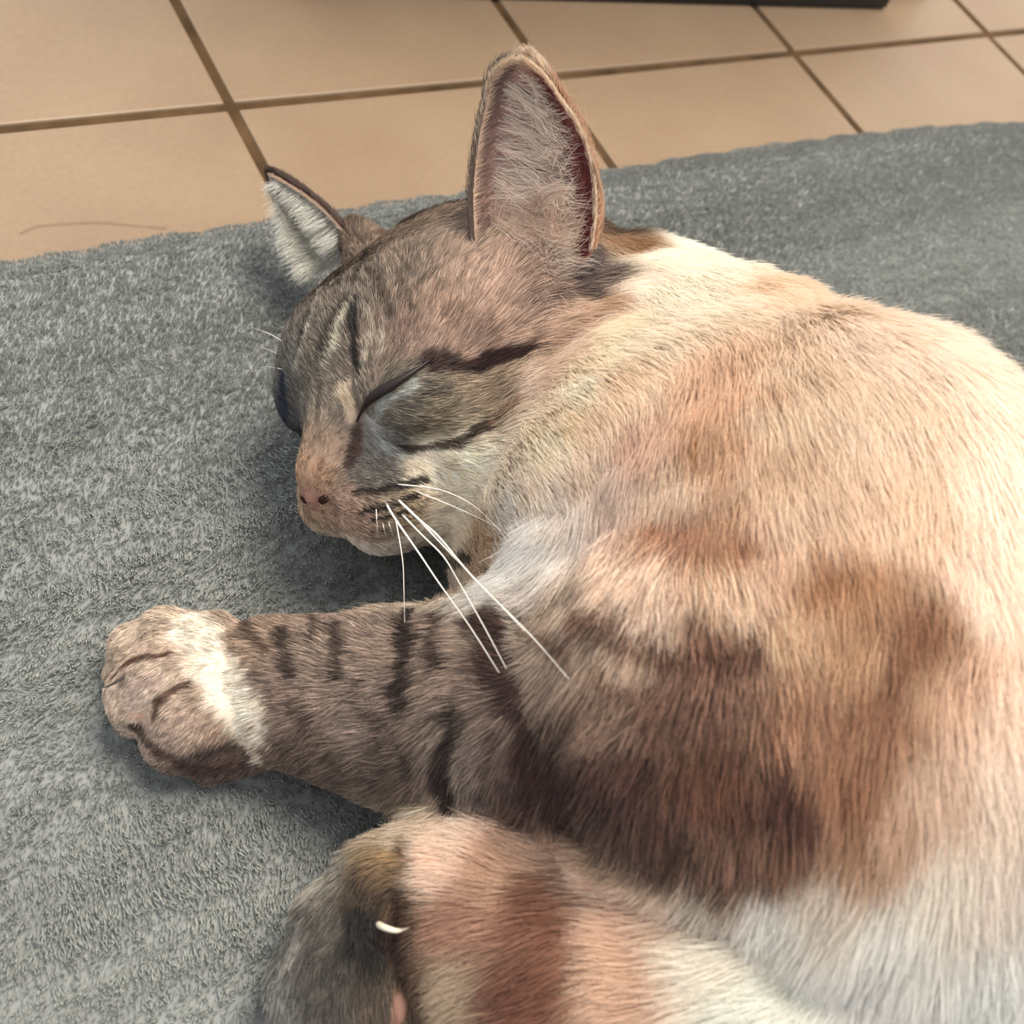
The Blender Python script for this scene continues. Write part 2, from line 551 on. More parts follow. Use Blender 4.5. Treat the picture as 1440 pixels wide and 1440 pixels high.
bvh = BVHTree.FromPolygons([Vector(v) for v in SV], [tuple(q) for q in SQ.tolist()])


def hit(px, py, lift=0.0):
    """where the sight line of a landmark meets the skin"""
    d = unit(ray(px, py)[None])[0]
    loc, nor, _, dist = bvh.ray_cast(Vector(CAM), Vector(d))
    if loc is None:
        best = min((bvh.find_nearest(Vector(CAM + d * t)) for t in np.linspace(0.2, 0.46, 53)), key=lambda r: r[3])
        loc, nor = best[0], best[1]
    return np.array(loc) + np.array(nor) * lift, np.array(nor)


# ---- coat colour: landmarks of the coat, then markings and some painted shade, all kept as points on the skin
COAT = [
    # head; lower cheek creams raised to offset the shade there
    (430, 665, 178, 142, 116), (452, 625, 156, 130, 112), (470, 575, 152, 136, 122), (440, 500, 128, 116, 106), (410, 520, 112, 106, 102),
    (500, 420, 130, 116, 106), (560, 400, 138, 118, 106), (620, 440, 166, 135, 120), (700, 420, 184, 150, 134), (680, 475, 156, 127, 114),
    (560, 470, 130, 105, 95), (520, 500, 140, 122, 112), (770, 420, 168, 138, 124), (840, 395, 122, 102, 96), (890, 350, 172, 134, 104), (862, 310, 118, 96, 80),
    (600, 290, 158, 134, 116), (540, 320, 140, 118, 104), (480, 312, 112, 92, 82), (450, 370, 118, 102, 92), (570, 555, 128, 118, 107), (620, 580, 140, 124, 107), (700, 550, 158, 135, 115),
    (760, 540, 218, 186, 160), (825, 440, 200, 164, 140), (650, 645, 242, 222, 188), (600, 655, 230, 212, 186), (545, 620, 128, 124, 120), (530, 660, 116, 108, 104),
    (500, 725, 172, 140, 124), (565, 720, 168, 146, 124), (625, 735, 236, 215, 186), (560, 775, 226, 206, 188), (700, 685, 244, 222, 194), (725, 725, 220, 210, 198),
    (690, 760, 198, 170, 138), (780, 480, 186, 150, 130), (420, 600, 96, 92, 92),
    # neck, nape and chest; neck creams raised where the surface falls into shade
    (900, 420, 250, 230, 204), (980, 360, 252, 238, 216), (1040, 380, 246, 226, 200), (820, 560, 250, 230, 200), (860, 500, 248, 224, 190), (780, 640, 248, 226, 194),
    (960, 440, 246, 226, 200), (760, 770, 232, 224, 214), (715, 820, 222, 217, 208), (800, 730, 214, 196, 182), (730, 850, 190, 178, 168),
    (930, 370, 252, 236, 210), (870, 470, 248, 222, 186), (835, 520, 246, 218, 182), (800, 590, 242, 214, 178), (920, 480, 246, 222, 194), (880, 560, 236, 204, 172), (1010, 400, 248, 230, 206), (840, 600, 230, 198, 166), (760, 690, 228, 208, 186), (830, 670, 216, 190, 166), (750, 600, 242, 216, 184), (810, 500, 224, 192, 164), (860, 430, 190, 152, 124),
    # trunk
    (1080, 420, 232, 202, 170), (1150, 430, 230, 200, 170), (1000, 560, 216, 176, 144), (900, 640, 208, 168, 142), (1100, 580, 222, 194, 164), (1250, 500, 232, 206, 182),
    (1330, 520, 236, 214, 190), (1400, 580, 240, 218, 194), (1250, 620, 230, 202, 174), (1400, 700, 246, 220, 196), (1400, 850, 242, 214, 188), (1250, 720, 230, 196, 164),
    (1000, 650, 202, 158, 126), (1080, 680, 214, 180, 148), (870, 690, 192, 166, 150), (940, 690, 206, 178, 152), (950, 760, 182, 132, 106), (1020, 775, 192, 146, 116), (1130, 740, 220, 188, 158),
    (900, 830, 212, 178, 152), (1050, 840, 212, 176, 146), (1180, 830, 188, 138, 102), (1290, 900, 168, 122, 92), (1120, 880, 202, 160, 128), (1200, 920, 190, 146, 112),
    (1340, 960, 206, 166, 136), (1400, 1000, 232, 200, 174), (1400, 1110, 222, 198, 176),
    (1000, 930, 146, 106, 88), (900, 890, 200, 170, 148), (830, 920, 160, 135, 120), (950, 1000, 116, 82, 68), (870, 1080, 88, 60, 53), (1000, 1080, 116, 76, 58), (1100, 1130, 98, 63, 53),
    (1200, 1100, 168, 118, 88), (1230, 1010, 172, 124, 94), (1130, 1010, 166, 120, 92), (800, 1100, 72, 49, 43), (940, 1170, 96, 69, 58), (1100, 1185, 138, 98, 78), (1200, 1178, 172, 128, 100), (1010, 1200, 128, 94, 78), (1250, 1160, 196, 156, 130), (1060, 1180, 140, 104, 86),
    (860, 1010, 140, 112, 98), (1310, 1100, 206, 174, 148),
    # belly
    (1100, 1265, 214, 208, 196), (1250, 1290, 222, 216, 204), (1400, 1350, 214, 212, 204), (1310, 1220, 216, 204, 186), (990, 1255, 196, 180, 164), (1390, 1240, 214, 198, 182), (1180, 1245, 206, 190, 172), (1200, 1380, 216, 212, 204),
    # stretched foreleg and paw
    (500, 1000, 148, 126, 116), (350, 900, 158, 132, 116), (430, 1050, 124, 102, 92), (600, 920, 152, 128, 116), (690, 960, 142, 118, 108), (660, 1090, 134, 116, 108),
    (700, 890, 166, 144, 128), (780, 890, 178, 152, 134), (450, 930, 152, 130, 118), (560, 1080, 120, 100, 90), (740, 1120, 110, 84, 76), (380, 990, 144, 120, 110),
    (200, 960, 192, 168, 152), (250, 1025, 176, 150, 136), (235, 895, 188, 164, 146), (300, 1060, 110, 88, 80), (190, 925, 178, 152, 136), (320, 1020, 150, 124, 110),  # dark point beneath the lowest toe has shade in its colour
    # hind leg and foot
    (640, 1195, 232, 198, 170), (565, 1180, 206, 182, 154), (700, 1230, 198, 154, 128), (620, 1225, 228, 192, 166), (760, 1290, 156, 106, 84), (740, 1400, 132, 86, 70), (770, 1200, 200, 158, 134),
    (860, 1270, 220, 176, 146), (880, 1380, 212, 172, 142), (650, 1300, 178, 132, 110), (640, 1390, 178, 152, 128), (1000, 1350, 222, 212, 192), (930, 1260, 222, 186, 156), (1060, 1420, 212, 212, 198),
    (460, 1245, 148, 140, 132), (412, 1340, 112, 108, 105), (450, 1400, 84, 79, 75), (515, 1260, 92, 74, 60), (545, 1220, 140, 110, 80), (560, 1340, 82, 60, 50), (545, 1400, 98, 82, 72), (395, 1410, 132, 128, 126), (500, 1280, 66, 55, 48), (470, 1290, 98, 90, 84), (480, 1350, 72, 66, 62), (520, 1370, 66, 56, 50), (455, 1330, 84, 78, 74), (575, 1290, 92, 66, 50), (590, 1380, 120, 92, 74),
]
DK = (52, 38, 34)
MARKS = [   # pixel polyline, half width in pixels, colour, strength
    ([(604, 508), (640, 508), (690, 506), (755, 490)], 12, (58, 34, 30), 1.0),
    ([(556, 632), (600, 632), (640, 620), (695, 596)], 6.5, (70, 54, 48), .9),
    ([(690, 596), (740, 560)], 5, (140, 104, 88), .6),
    ([(500, 425), (498, 470), (506, 524)], 6.5, (40, 34, 32), 1),
    ([(488, 420), (470, 450), (448, 500)], 5.5, (60, 52, 48), .75),
    ([(468, 345), (462, 390), (436, 450), (424, 500)], 6, (66, 56, 52), .75),
    ([(520, 385), (540, 410), (548, 440)], 6, (84, 70, 62), .7),
    ([(560, 360), (590, 400)], 3.5, (96, 80, 72), .5),
    ([(495, 428), (476, 470), (458, 515)], 5, (196, 186, 170), .7),
    ([(520, 440), (522, 470), (505, 540)], 5, (176, 164, 150), .5),
    ([(452, 410), (434, 470), (418, 520)], 5, (176, 166, 156), .6),
    ([(570, 318), (610, 298), (656, 274)], 15, (80, 68, 58), .9),
    ([(528, 332), (545, 326)], 6, (96, 72, 58), .6),
    ([(488, 548), (494, 582)], 13, (232, 206, 178), .85),
    ([(506, 595), (500, 625), (488, 655)], 8, (74, 52, 46), .85),
    
    ([(520, 590), (545, 564), (580, 538)], 6, (170, 172, 172), .7),
    ([(522, 590), (540, 625), (560, 640)], 7, (178, 176, 174), .7),
    ([(560, 600), (590, 602)], 8, (76, 66, 58), .6),
    ([(600, 545), (622, 552)], 10, (88, 78, 72), .5),
    ([(502, 694), (512, 691)], 5, (40, 31, 29), .95), ([(518, 692), (528, 689)], 4.5, (40, 31, 29), .95), ([(535, 688), (545, 685)], 5, (40, 31, 29), .95), ([(551, 684), (561, 681)], 5, (40, 31, 29), .95), ([(568, 679), (578, 676)], 4.5, (40, 31, 29), .95), ([(585, 674), (595, 671)], 4, (40, 31, 29), .95), ([(506, 718), (516, 715)], 4.5, (40, 31, 29), .95), ([(522, 715), (532, 712)], 5, (40, 31, 29), .95), ([(538, 710), (548, 707)], 5.5, (40, 31, 29), .95), ([(555, 704), (565, 701)], 5, (40, 31, 29), .95), ([(571, 698), (581, 695)], 4, (40, 31, 29), .95), ([(523, 731), (533, 728)], 4, (40, 31, 29), .95), ([(541, 727), (551, 724)], 4.5, (40, 31, 29), .95), ([(559, 720), (569, 717)], 4, (40, 31, 29), .95), ([(535, 744), (545, 741)], 3, (40, 31, 29), .95), ([(551, 738), (561, 735)], 3, (40, 31, 29), .95),
    ([(500, 704), (560, 694)], 9, (150, 134, 120), .4),
    ([(630, 790), (665, 782)], 8, (84, 72, 64), .8),
    ([(690, 768), (715, 748)], 5, (170, 128, 92), .6),
    ([(710, 750), (738, 712)], 4, (150, 128, 110), .5),
    ([(742, 715), (775, 660), (815, 590)], 4, (214, 178, 132), .35),
    ([(830, 350), (812, 400), (848, 420)], 13, (100, 84, 82), .75),
    ([(880, 366), (905, 352)], 9, (170, 128, 94), .6),
    ([(402, 545), (400, 575), (404, 602)], 14, (44, 52, 72), .9),  # dark bluish patch at the far eye
    ([(430, 400), (415, 450), (408, 500)], 5, (80, 70, 64), .7), ([(520, 350), (500, 400)], 6, (70, 58, 52), .75), ([(560, 385), (578, 435)], 5, (96, 80, 70), .6),
    ([(600, 350), (612, 400)], 5, (112, 94, 84), .5), ([(540, 450), (535, 500)], 4.5, (180, 168, 154), .45), ([(480, 360), (478, 400)], 5, (60, 50, 46), .7), ([(452, 545), (446, 590)], 4, (104, 90, 80), .6),
    # foreleg bands, paw patch and painted toe creases
    ([(400, 888), (409, 950)], 9, DK, .85), ([(345, 880), (375, 918)], 7, (88, 66, 56), .7), ([(446, 872), (444, 905)], 7, (70, 52, 46), .75),
    ([(476, 888), (482, 955)], 8, DK, .8), ([(580, 868), (576, 930), (572, 985)], 16, (48, 34, 30), .95), ([(626, 866), (622, 940)], 10, (60, 43, 38), .9),
    ([(648, 1010), (632, 1060), (634, 1120)], 16, (46, 34, 32), .95), ([(600, 1000), (636, 1010)], 6, (70, 54, 48), .6), ([(532, 1000), (545, 1050)], 8, (70, 54, 48), .7),
    ([(415, 985), (440, 1022)], 7, (70, 54, 48), .65), ([(500, 960), (520, 1010)], 6, (76, 58, 52), .6), ([(575, 1050), (590, 1100)], 7, (64, 50, 45), .65), ([(700, 1030), (690, 1110)], 8, (84, 64, 57), .6), ([(660, 880), (668, 940)], 7, (92, 70, 60), .65), ([(470, 1060), (490, 1075)], 7, (64, 50, 44), .6),
    ([(690, 880), (712, 960), (752, 1010), (758, 1110)], 22, (70, 44, 40), .9), ([(735, 870), (770, 900)], 7, (92, 66, 56), .7), ([(800, 1040), (790, 1140)], 12, (74, 50, 44), .7),
    ([(835, 862), (880, 905), (960, 930), (1060, 912)], 15, (108, 72, 58), .85), ([(790, 890), (850, 945), (930, 990)], 9, (120, 88, 72), .7),
    ([(900, 1060), (925, 1140)], 15, (84, 56, 50), .75), ([(1090, 1060), (1140, 1140)], 16, (98, 62, 54), .7), ([(1030, 1110), (1040, 1170)], 9, (90, 58, 48), .7), ([(960, 1090), (965, 1160)], 9, (76, 50, 44), .7), ([(1180, 1080), (1195, 1150)], 8, (120, 78, 60), .6), ([(1075, 1000), (1085, 1060)], 8, (126, 82, 62), .55), ([(1260, 960), (1230, 1040)], 9, (140, 92, 70), .5), ([(1150, 780), (1160, 850)], 10, (168, 118, 92), .5),
    ([(920, 760), (1040, 770)], 14, (172, 122, 96), .6), ([(1140, 830), (1200, 810)], 16, (170, 120, 88), .6), ([(1300, 870), (1250, 940), (1200, 1010)], 16, (150, 104, 78), .65),
    ([(960, 600), (1090, 560)], 12, (202, 158, 126), .5), ([(985, 610), (975, 640)], 5, (182, 132, 92), .6), ([(1040, 700), (1030, 740)], 9, (182, 142, 116), .5),
    ([(930, 700), (990, 690)], 12, (216, 190, 166), .6), ([(850, 880), (880, 905)], 8, (112, 86, 76), .7), ([(1000, 1160), (960, 1120)], 6, (160, 134, 122), .6),
    ([(272, 884), (296, 930), (326, 975), (350, 1018)], 29, (222, 211, 194), 1.0), ([(352, 1015), (364, 1068)], 7, (200, 182, 164), .9),
    ([(160, 952), (182, 930), (240, 918)], 4.5, (84, 54, 44), .95), ([(216, 1008), (232, 976), (268, 964)], 5.5, (92, 66, 52), .9), ([(185, 1005), (200, 1004)], 5, (188, 148, 122), .6),  # dark lines between toes: crease shade put into the coat colour
    ([(190, 1025), (225, 1058), (270, 1078), (340, 1078)], 9, (78, 58, 52), .85),  # shade along the paw's lower edge, painted into the coat
    # hind leg and foot
    ([(578, 1190), (590, 1230)], 7, (112, 76, 56), .75), ([(600, 1210), (640, 1230)], 14, (238, 204, 180), .6), ([(745, 1250), (790, 1320), (760, 1420)], 22, (138, 92, 74), .7),
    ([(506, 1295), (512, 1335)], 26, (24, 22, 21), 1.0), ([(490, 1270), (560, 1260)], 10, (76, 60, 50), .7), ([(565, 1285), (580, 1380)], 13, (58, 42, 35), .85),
    ([(590, 1340), (600, 1420)], 8, (84, 62, 50), .7), ([(452, 640), (447, 672)], 4, (120, 88, 70), .4), ([(470, 1390), (455, 1430)], 7, (72, 62, 56), .6), ([(562, 1395), (555, 1430)], 7, (184, 140, 120), .8),
    ([(540, 1205), (570, 1215)], 9, (190, 156, 112), .6), ([(430, 1300), (400, 1380)], 8, (146, 142, 140), .5),
]
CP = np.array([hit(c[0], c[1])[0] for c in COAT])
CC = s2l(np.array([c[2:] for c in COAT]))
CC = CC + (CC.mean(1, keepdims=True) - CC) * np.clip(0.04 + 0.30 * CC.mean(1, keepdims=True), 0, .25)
MK = []
for pts, hwid, colr, st in MARKS:
    q = spline(np.array(pts, float), max(3, 4 * len(pts)))
    w3 = []
    for x, y in q:
        p_, n_ = hit(x, y)
        w3.append(p_)
    w3 = np.array(w3)
    dep = (w3 - CAM) @ FW
    jump = np.abs(np.diff(dep)) > 0.02
    segs = [(w3[i], w3[i + 1]) for i in range(len(w3) - 1) if not jump[i]]
    if segs:
        MK.append((segs, hwid * float(np.median(dep)) / FPX, s2l(colr), st))


def coat_color(p):
    out = np.zeros((len(p), 3))
    for s in range(0, len(p), 20000):
        q = p[s:s + 20000]
        d2 = ((q[:, None] - CP[None]) ** 2).sum(-1)
        w = 1.0 / (d2 + 0.0035 ** 2) ** 2.6
        out[s:s + 20000] = (w @ CC) / w.sum(1, keepdims=True)
    qa, qb = 0.0012 * wav(p, 0.010, 3, 8, 4), 0.0006 * wav(p, 0.004, 3, 8, 9)
    for segs, hw_, colr, st in MK:
        qn = p + (qa + qb) * min(1.0, hw_ / 0.0022)
        a = np.array([s_[0] for s_ in segs]); b_ = np.array([s_[1] for s_ in segs])
        cen = (a.mean(0) + b_.mean(0)) / 2
        rad = np.sqrt(((np.vstack([a, b_]) - cen) ** 2).sum(1)).max() + hw_ * 2.5
        near = np.where(((qn - cen) ** 2).sum(1) < rad * rad)[0]
        if not len(near):
            continue
        q = qn[near]; dm = np.full(len(q), 1.0)
        for x, y in zip(a, b_):
            ab = y - x; t = np.clip(((q - x) @ ab) / max(ab @ ab, 1e-12), 0, 1)
            dm = np.minimum(dm, np.sqrt(((q - x - t[:, None] * ab) ** 2).sum(1)))
        m = np.clip((hw_ * 1.55 - dm) / (hw_ * 0.8), 0, 1); m = (m * m * (3 - 2 * m) * st)[:, None]
        out[near] = out[near] * (1 - m) + colr * m
    return out


# ---- lie of the fur: from -> to in the photograph, length in mm, lift
FLOW = [
    (1000, 560, 1000, 640, 20, .35), (1100, 430, 1150, 500, 20, .35), (960, 400, 1020, 450, 20, .35), (1250, 500, 1290, 570, 20, .35), (900, 650, 890, 720, 19, .35), (1000, 800, 1000, 870, 19, .35),
    (1150, 850, 1160, 930, 20, .35), (1300, 900, 1290, 980, 22, .35), (1400, 700, 1420, 770, 22, .35), (1100, 1080, 1100, 1150, 22, .4), (950, 1080, 940, 1150, 20, .4), (1250, 1250, 1225, 1330, 26, .4),
    (1400, 1180, 1400, 1260, 25, .4), (1090, 1235, 1050, 1300, 24, .45), (810, 1100, 800, 1170, 15, .35), (1310, 475, 1360, 520, 20, .35), (1400, 1380, 1380, 1440, 26, .4), (1150, 640, 1165, 720, 20, .35),
    (900, 420, 950, 480, 18, .35), (870, 500, 915, 550, 14, .3), (830, 620, 850, 690, 13, .3), (780, 740, 730, 775, 16, .4), (730, 800, 690, 830, 15, .45), (850, 780, 830, 840, 17, .4),
    (450, 640, 462, 590, 3.2, .28), (432, 672, 440, 640, 2.0, .25), (490, 540, 455, 495, 5, .4), (430, 500, 405, 450, 5, .45), (520, 420, 505, 360, 6, .4), (560, 470, 565, 410, 5.5, .3), (620, 440, 650, 385, 6, .3),
    (700, 450, 735, 405, 7, .3), (650, 560, 715, 545, 6, .3), (760, 480, 815, 475, 11, .35), (820, 450, 870, 450, 13, .35), (600, 640, 670, 660, 6, .35), (650, 720, 710, 740, 9, .4), (495, 725, 550, 745, 4.0, .35), (545, 700, 600, 712, 4.5, .38), (470, 745, 510, 768, 3.5, .35),
    (555, 775, 610, 795, 5, .35), (565, 570, 625, 585, 4, .3), (540, 640, 575, 665, 3.5, .3), (835, 400, 880, 395, 12, .35), (880, 345, 925, 375, 11, .35), (600, 300, 640, 260, 7, .4), (720, 620, 775, 630, 14, .4), (800, 540, 850, 565, 14, .4), (740, 560, 795, 565, 12, .35), (690, 770, 730, 800, 12, .4), (760, 660, 805, 690, 14, .4),
    (700, 690, 745, 720, 14, .4), (450, 370, 430, 330, 6, .35), (530, 310, 550, 280, 6, .35), (510, 580, 490, 540, 3, .2), (510, 620, 530, 660, 3, .2),
    (720, 890, 660, 880, 10, .35), (500, 1060, 445, 1085, 10, .35), (500, 1000, 440, 1008, 9, .3), (500, 890, 440, 876, 9, .35), (650, 1080, 635, 1140, 11, .4), (760, 1050, 745, 1120, 13, .35), (690, 960, 635, 975, 10, .3),
    (360, 900, 300, 880, 8, .3), (360, 980, 300, 985, 5, .25), (300, 940, 240, 940, 4.2, .25), (200, 960, 182, 990, 3.2, .25), (250, 1020, 235, 1050, 3.2, .25), (200, 915, 175, 930, 3.2, .25), (340, 1050, 290, 1075, 5, .35),
    (600, 1130, 570, 1150, 12, .45), (850, 950, 820, 1010, 15, .35),
    (860, 1250, 780, 1245, 15, .4), (700, 1200, 630, 1188, 13, .4), (640, 1300, 580, 1320, 13, .4), (800, 1390, 730, 1430, 14, .4), (1010, 1350, 930, 1385, 18, .45), (600, 1180, 545, 1180, 11, .4), (900, 1250, 850, 1230, 16, .4),
    (480, 1230, 430, 1275, 9, .4), (415, 1340, 395, 1400, 7, .35), (520, 1270, 525, 1310, 6, .3), (450, 1400, 440, 1440, 6, .3), (540, 1400, 540, 1440, 5, .3), (1060, 1420, 990, 1440, 20, .4),
]
FP, FD, FLn = [], [], []
for x0, y0, x1, y1, ln, lf in FLOW:
    p_, n_ = hit(x0, y0)
    d = RT * (x1 - x0) - UP * (y1 - y0)
    # direction on the skin: along the sight plane through both landmarks, tangent to the surface
    vd = unit(ray(x0, y0)[None])[0]
    d = d - vd * (d @ n_) / (vd @ n_ if abs(vd @ n_) > 0.35 else math.copysign(0.35, vd @ n_))
    d = d - n_ * (d @ n_)
    FP.append(p_); FD.append(unit(d[None])[0]); FLn.append((ln / 1000.0 * .93, lf))
FP, FD, FLn = np.array(FP), np.array(FD), np.array(FLn)


def fur_field(p, nrm):
    d = np.zeros((len(p), 3)); l = np.zeros((len(p), 2))
    for s in range(0, len(p), 20000):
        q = p[s:s + 20000]
        w = 1.0 / (((q[:, None] - FP[None]) ** 2).sum(-1) + 0.010 ** 2) ** 2.0
        w /= w.sum(1, keepdims=True)
        d[s:s + 20000] = w @ FD; l[s:s + 20000] = w @ FLn
    d -= nrm * (d * nrm).sum(1, keepdims=True)
    return unit(d), l[:, 0], l[:, 1]


# ---- skin object
skin_mat, nt, b = new_mat('undercoat', (150, 125, 110), 0.9, 0.05)
a_ = node(nt, 'ShaderNodeAttribute', attribute_name='coat')
nt.links.new(a_.outputs['Color'], b.inputs['Base Color'])
me = bpy.data.meshes.new('cat')
me.vertices.add(len(SV)); me.vertices.foreach_set('co', SV.astype(np.float32).ravel())
me.loops.add(4 * len(SQ)); me.loops.foreach_set('vertex_index', SQ.astype(np.int32).ravel())
me.polygons.add(len(SQ)); me.polygons.foreach_set('loop_start', np.arange(0, 4 * len(SQ), 4, dtype=np.int32))
me.polygons.foreach_set('use_smooth', np.ones(len(SQ), bool))
me.update(calc_edges=True)
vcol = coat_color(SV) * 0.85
ca = me.attributes.new('coat', 'FLOAT_COLOR', 'POINT')
ca.data.foreach_set('color', np.concatenate([vcol, np.ones((len(SV), 1))], 1).astype(np.float32).ravel())
me.materials.append(skin_mat)
cat = link(bpy.data.objects.new('cat', me))
tag(cat, 'sleeping cream and brown tabby cat lying on the grey rug, one foreleg stretched out', 'cat')

# ---- fur, region by region
fur_mat = fur_material('cat_fur', 0.45, 0.035)


def group_dist(names, p):
    d = np.full(len(p), 1.0)
    for pr in PR:
        if pr[0] in names:
            d = np.minimum(d, prim_dist(pr, p))
    return d


tri = np.concatenate([SQ[:, [0, 1, 2]], SQ[:, [0, 2, 3]]])
tc_ = SV[tri].mean(1)
tn = np.cross(SV[tri[:, 1]] - SV[tri[:, 0]], SV[tri[:, 2]] - SV[tri[:, 0]])
ta = np.linalg.norm(tn, axis=1) / 2; tn = unit(tn)
vw = unit(CAM - tc_)
pxx = np.stack([720 + FPX * ((tc_ - CAM) @ RT) / ((tc_ - CAM) @ FW), 720 - FPX * ((tc_ - CAM) @ UP) / ((tc_ - CAM) @ FW)], 1)
keep = ((tn * vw).sum(1) > -0.45) & (tc_[:, 2] > 0.0045)
keep &= (pxx[:, 0] < 1680) & (pxx[:, 1] < 1680)
REG = [('head_fur', ('head',)), ('body_fur', ('body',)), ('foreleg_fur', ('foreleg', 'forepaw')), ('hind_leg_fur', ('hind_leg',)), ('hind_foot_fur', ('hind_foot',))]
rd = np.stack([group_dist(names, tc_) for _, names in REG], 1)
reg = rd.argmin(1)
# fewer, longer hairs on the trunk; dense short hairs on face and paws
dens = np.array([9.5, 8.5, 8.5, 7.5, 8.0])[reg] * 1e6
wgt = ta * dens * keep
NFUR = int(wgt.sum())
pick = rng.choice(len(tri), NFUR, p=wgt / wgt.sum())
r1, r2 = np.sqrt(rng.random(NFUR)), rng.random(NFUR)
bw = np.stack([1 - r1, r1 * (1 - r2), r1 * r2], 1)
root = (SV[tri[pick]] * bw[:, :, None]).sum(1)
reg = reg[pick]
nrm = field_normal(root)
fd, fl, flift = fur_field(root, nrm)
fl = fl * rng.uniform(0.7, 1.1, NFUR)
swirl = 0.16 * wav(root, 0.03, 3, 10, 1) + np.array([.22, .13, .2, .14, .2])[reg][:, None] * wav(root, 0.009, 3, 10, 6) + 0.13 * rng.normal(size=(NFUR, 3))
fd = unit(fd + swirl - nrm * (swirl * nrm).sum(1, keepdims=True))
flift = np.clip(flift + 0.08 * wav(root, 0.012, 1, 8, 3)[:, 0] + 0.07 * rng.normal(size=NFUR), 0.05, 0.9)
TS = (0.0, 0.3, 0.65, 1.0)
P = np.zeros((NFUR, 4, 3))
for k, t in enumerate(TS):
    P[:, k] = root - nrm * 0.0004 + fl[:, None] * (fd * (t * (1 - 0.25 * flift))[:, None] + nrm * (flift * (1.25 * t - 0.55 * t * t))[:, None])
# hairs gather into locks
for size, pull in ((0.0030, 0.30),):
    cs = np.floor((P[:, 2] + 0.0015 * wav(root, 0.008, 3, 8, 2)) / (size * np.clip(fl / 0.012, 0.35, 1.3))[:, None].round(1).clip(0.001)).astype(np.int64)
    key = (cs[:, 0] * 73856093) ^ (cs[:, 1] * 19349663) ^ (cs[:, 2] * 83492791)
    _, inv = np.unique(key, return_inverse=True)
    cnt = np.bincount(inv).astype(float)
    for k, f_ in ((3, 1.0), (2, 0.5)):
        mean = np.stack([np.bincount(inv, P[:, k, i]) / cnt for i in range(3)], 1)
        dv = mean[inv] - P[:, k]
        ln_ = np.linalg.norm(dv, axis=1, keepdims=True)
        P[:, k] += dv * np.minimum(1, 0.003 / np.maximum(ln_, 1e-6)) * (pull * np.array([1.0, .55, 1.0, .7, 1.0])[reg])[:, None] * f_
P[:, :, 2] = np.maximum(P[:, :, 2], 0.0065)
look = root + fd * (fl * 0.55)[:, None]
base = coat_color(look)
kn = np.array([1.0, 0.22, 1.1, 0.3, 1.0])[reg][:, None]
ck = np.floor((root + 0.001 * wav(root, 0.006, 3, 8, 5)) / 0.0016).astype(np.int64)
ck = (ck[:, 0] * 73856093) ^ (ck[:, 1] * 19349663) ^ (ck[:, 2] * 83492791)
cellr = ((ck * 2654435761) % 4096) / 4096.0 - 0.5
tone = 1 + 0.15 * kn * rng.normal(size=(NFUR, 1)) + 0.06 * kn * wav(root, 0.012, 1, 8, 7) + 0.75 * kn * cellr[:, None]
agouti = rng.random((NFUR, 1))
dark = base.mean(1, keepdims=True)
tipf = np.where(agouti < 0.26, 1.55, np.where(agouti > 0.78, 0.60, 1.0))
tipf = 1 + (tipf - 1) * np.clip(1.4 - 2.0 * dark, 0.15, 1) * (0.4 + 0.6 * kn)
C = np.zeros((NFUR, 4, 3))
for k, (t, f_) in enumerate(zip(TS, (0.92, 1.0, 1.0, 1.0))):
    C[:, k] = base * tone * f_ * (1 + (tipf - 1) * (t > 0.5))
lum = base.mean(1)[:, None, None]
ex = 0.95 + 0.60 * np.clip((lum - 0.10) / 0.38, 0, 1)
C = np.clip(1 - (1 - np.clip(C, 0, .985)) ** ex, 0.005, 0.965) * np.where(lum < .4, np.array([.98, 1.01, .97])[None, None], 1.0)
thick = np.array([0.000072, 0.000062, 0.000075, 0.000068, 0.000074])[reg] * rng.uniform(0.8, 1.25, NFUR)
R = thick[:, None] * np.array([1.0, 1.0, 0.85, 0.30])[None]
for i, (nm, _) in enumerate(REG):
    s = reg == i
    o = hair_object(nm, P[s], R[s], C[s], fur_mat, cat)
    tag(o, kind='stuff')
print('FUR', NFUR, 'skin verts', len(SV))
# ---- ears: thin cupped shells with their own fur
def dep(p):
    return float((np.asarray(p) - CAM) @ FW)


def pix(x, y, d):
    return CAM + ray(x, y) * d


def strands(roots, dirs, lens, nrm_, lift, colr, rad, k=4, jit=0.12):
    n = len(roots)
    d = unit(dirs + jit * rng.normal(size=(n, 3)))
    P = np.zeros((n, k, 3))
    for i in range(k):
        t = i / (k - 1)
        P[:, i] = roots + lens[:, None] * (d * t + nrm_ * (lift * (1.3 * t - 0.75 * t * t))[:, None])
    C = np.repeat(np.clip(colr * (1 + 0.12 * rng.normal(size=(n, 1))), 0.01, 0.95)[:, None], k, 1)
    R = np.asarray(rad)[:, None] * np.linspace(1, 0.3, k)[None] if np.ndim(rad) else np.full((n, 1), rad) * np.linspace(1, 0.3, k)[None]
    return P, R, C


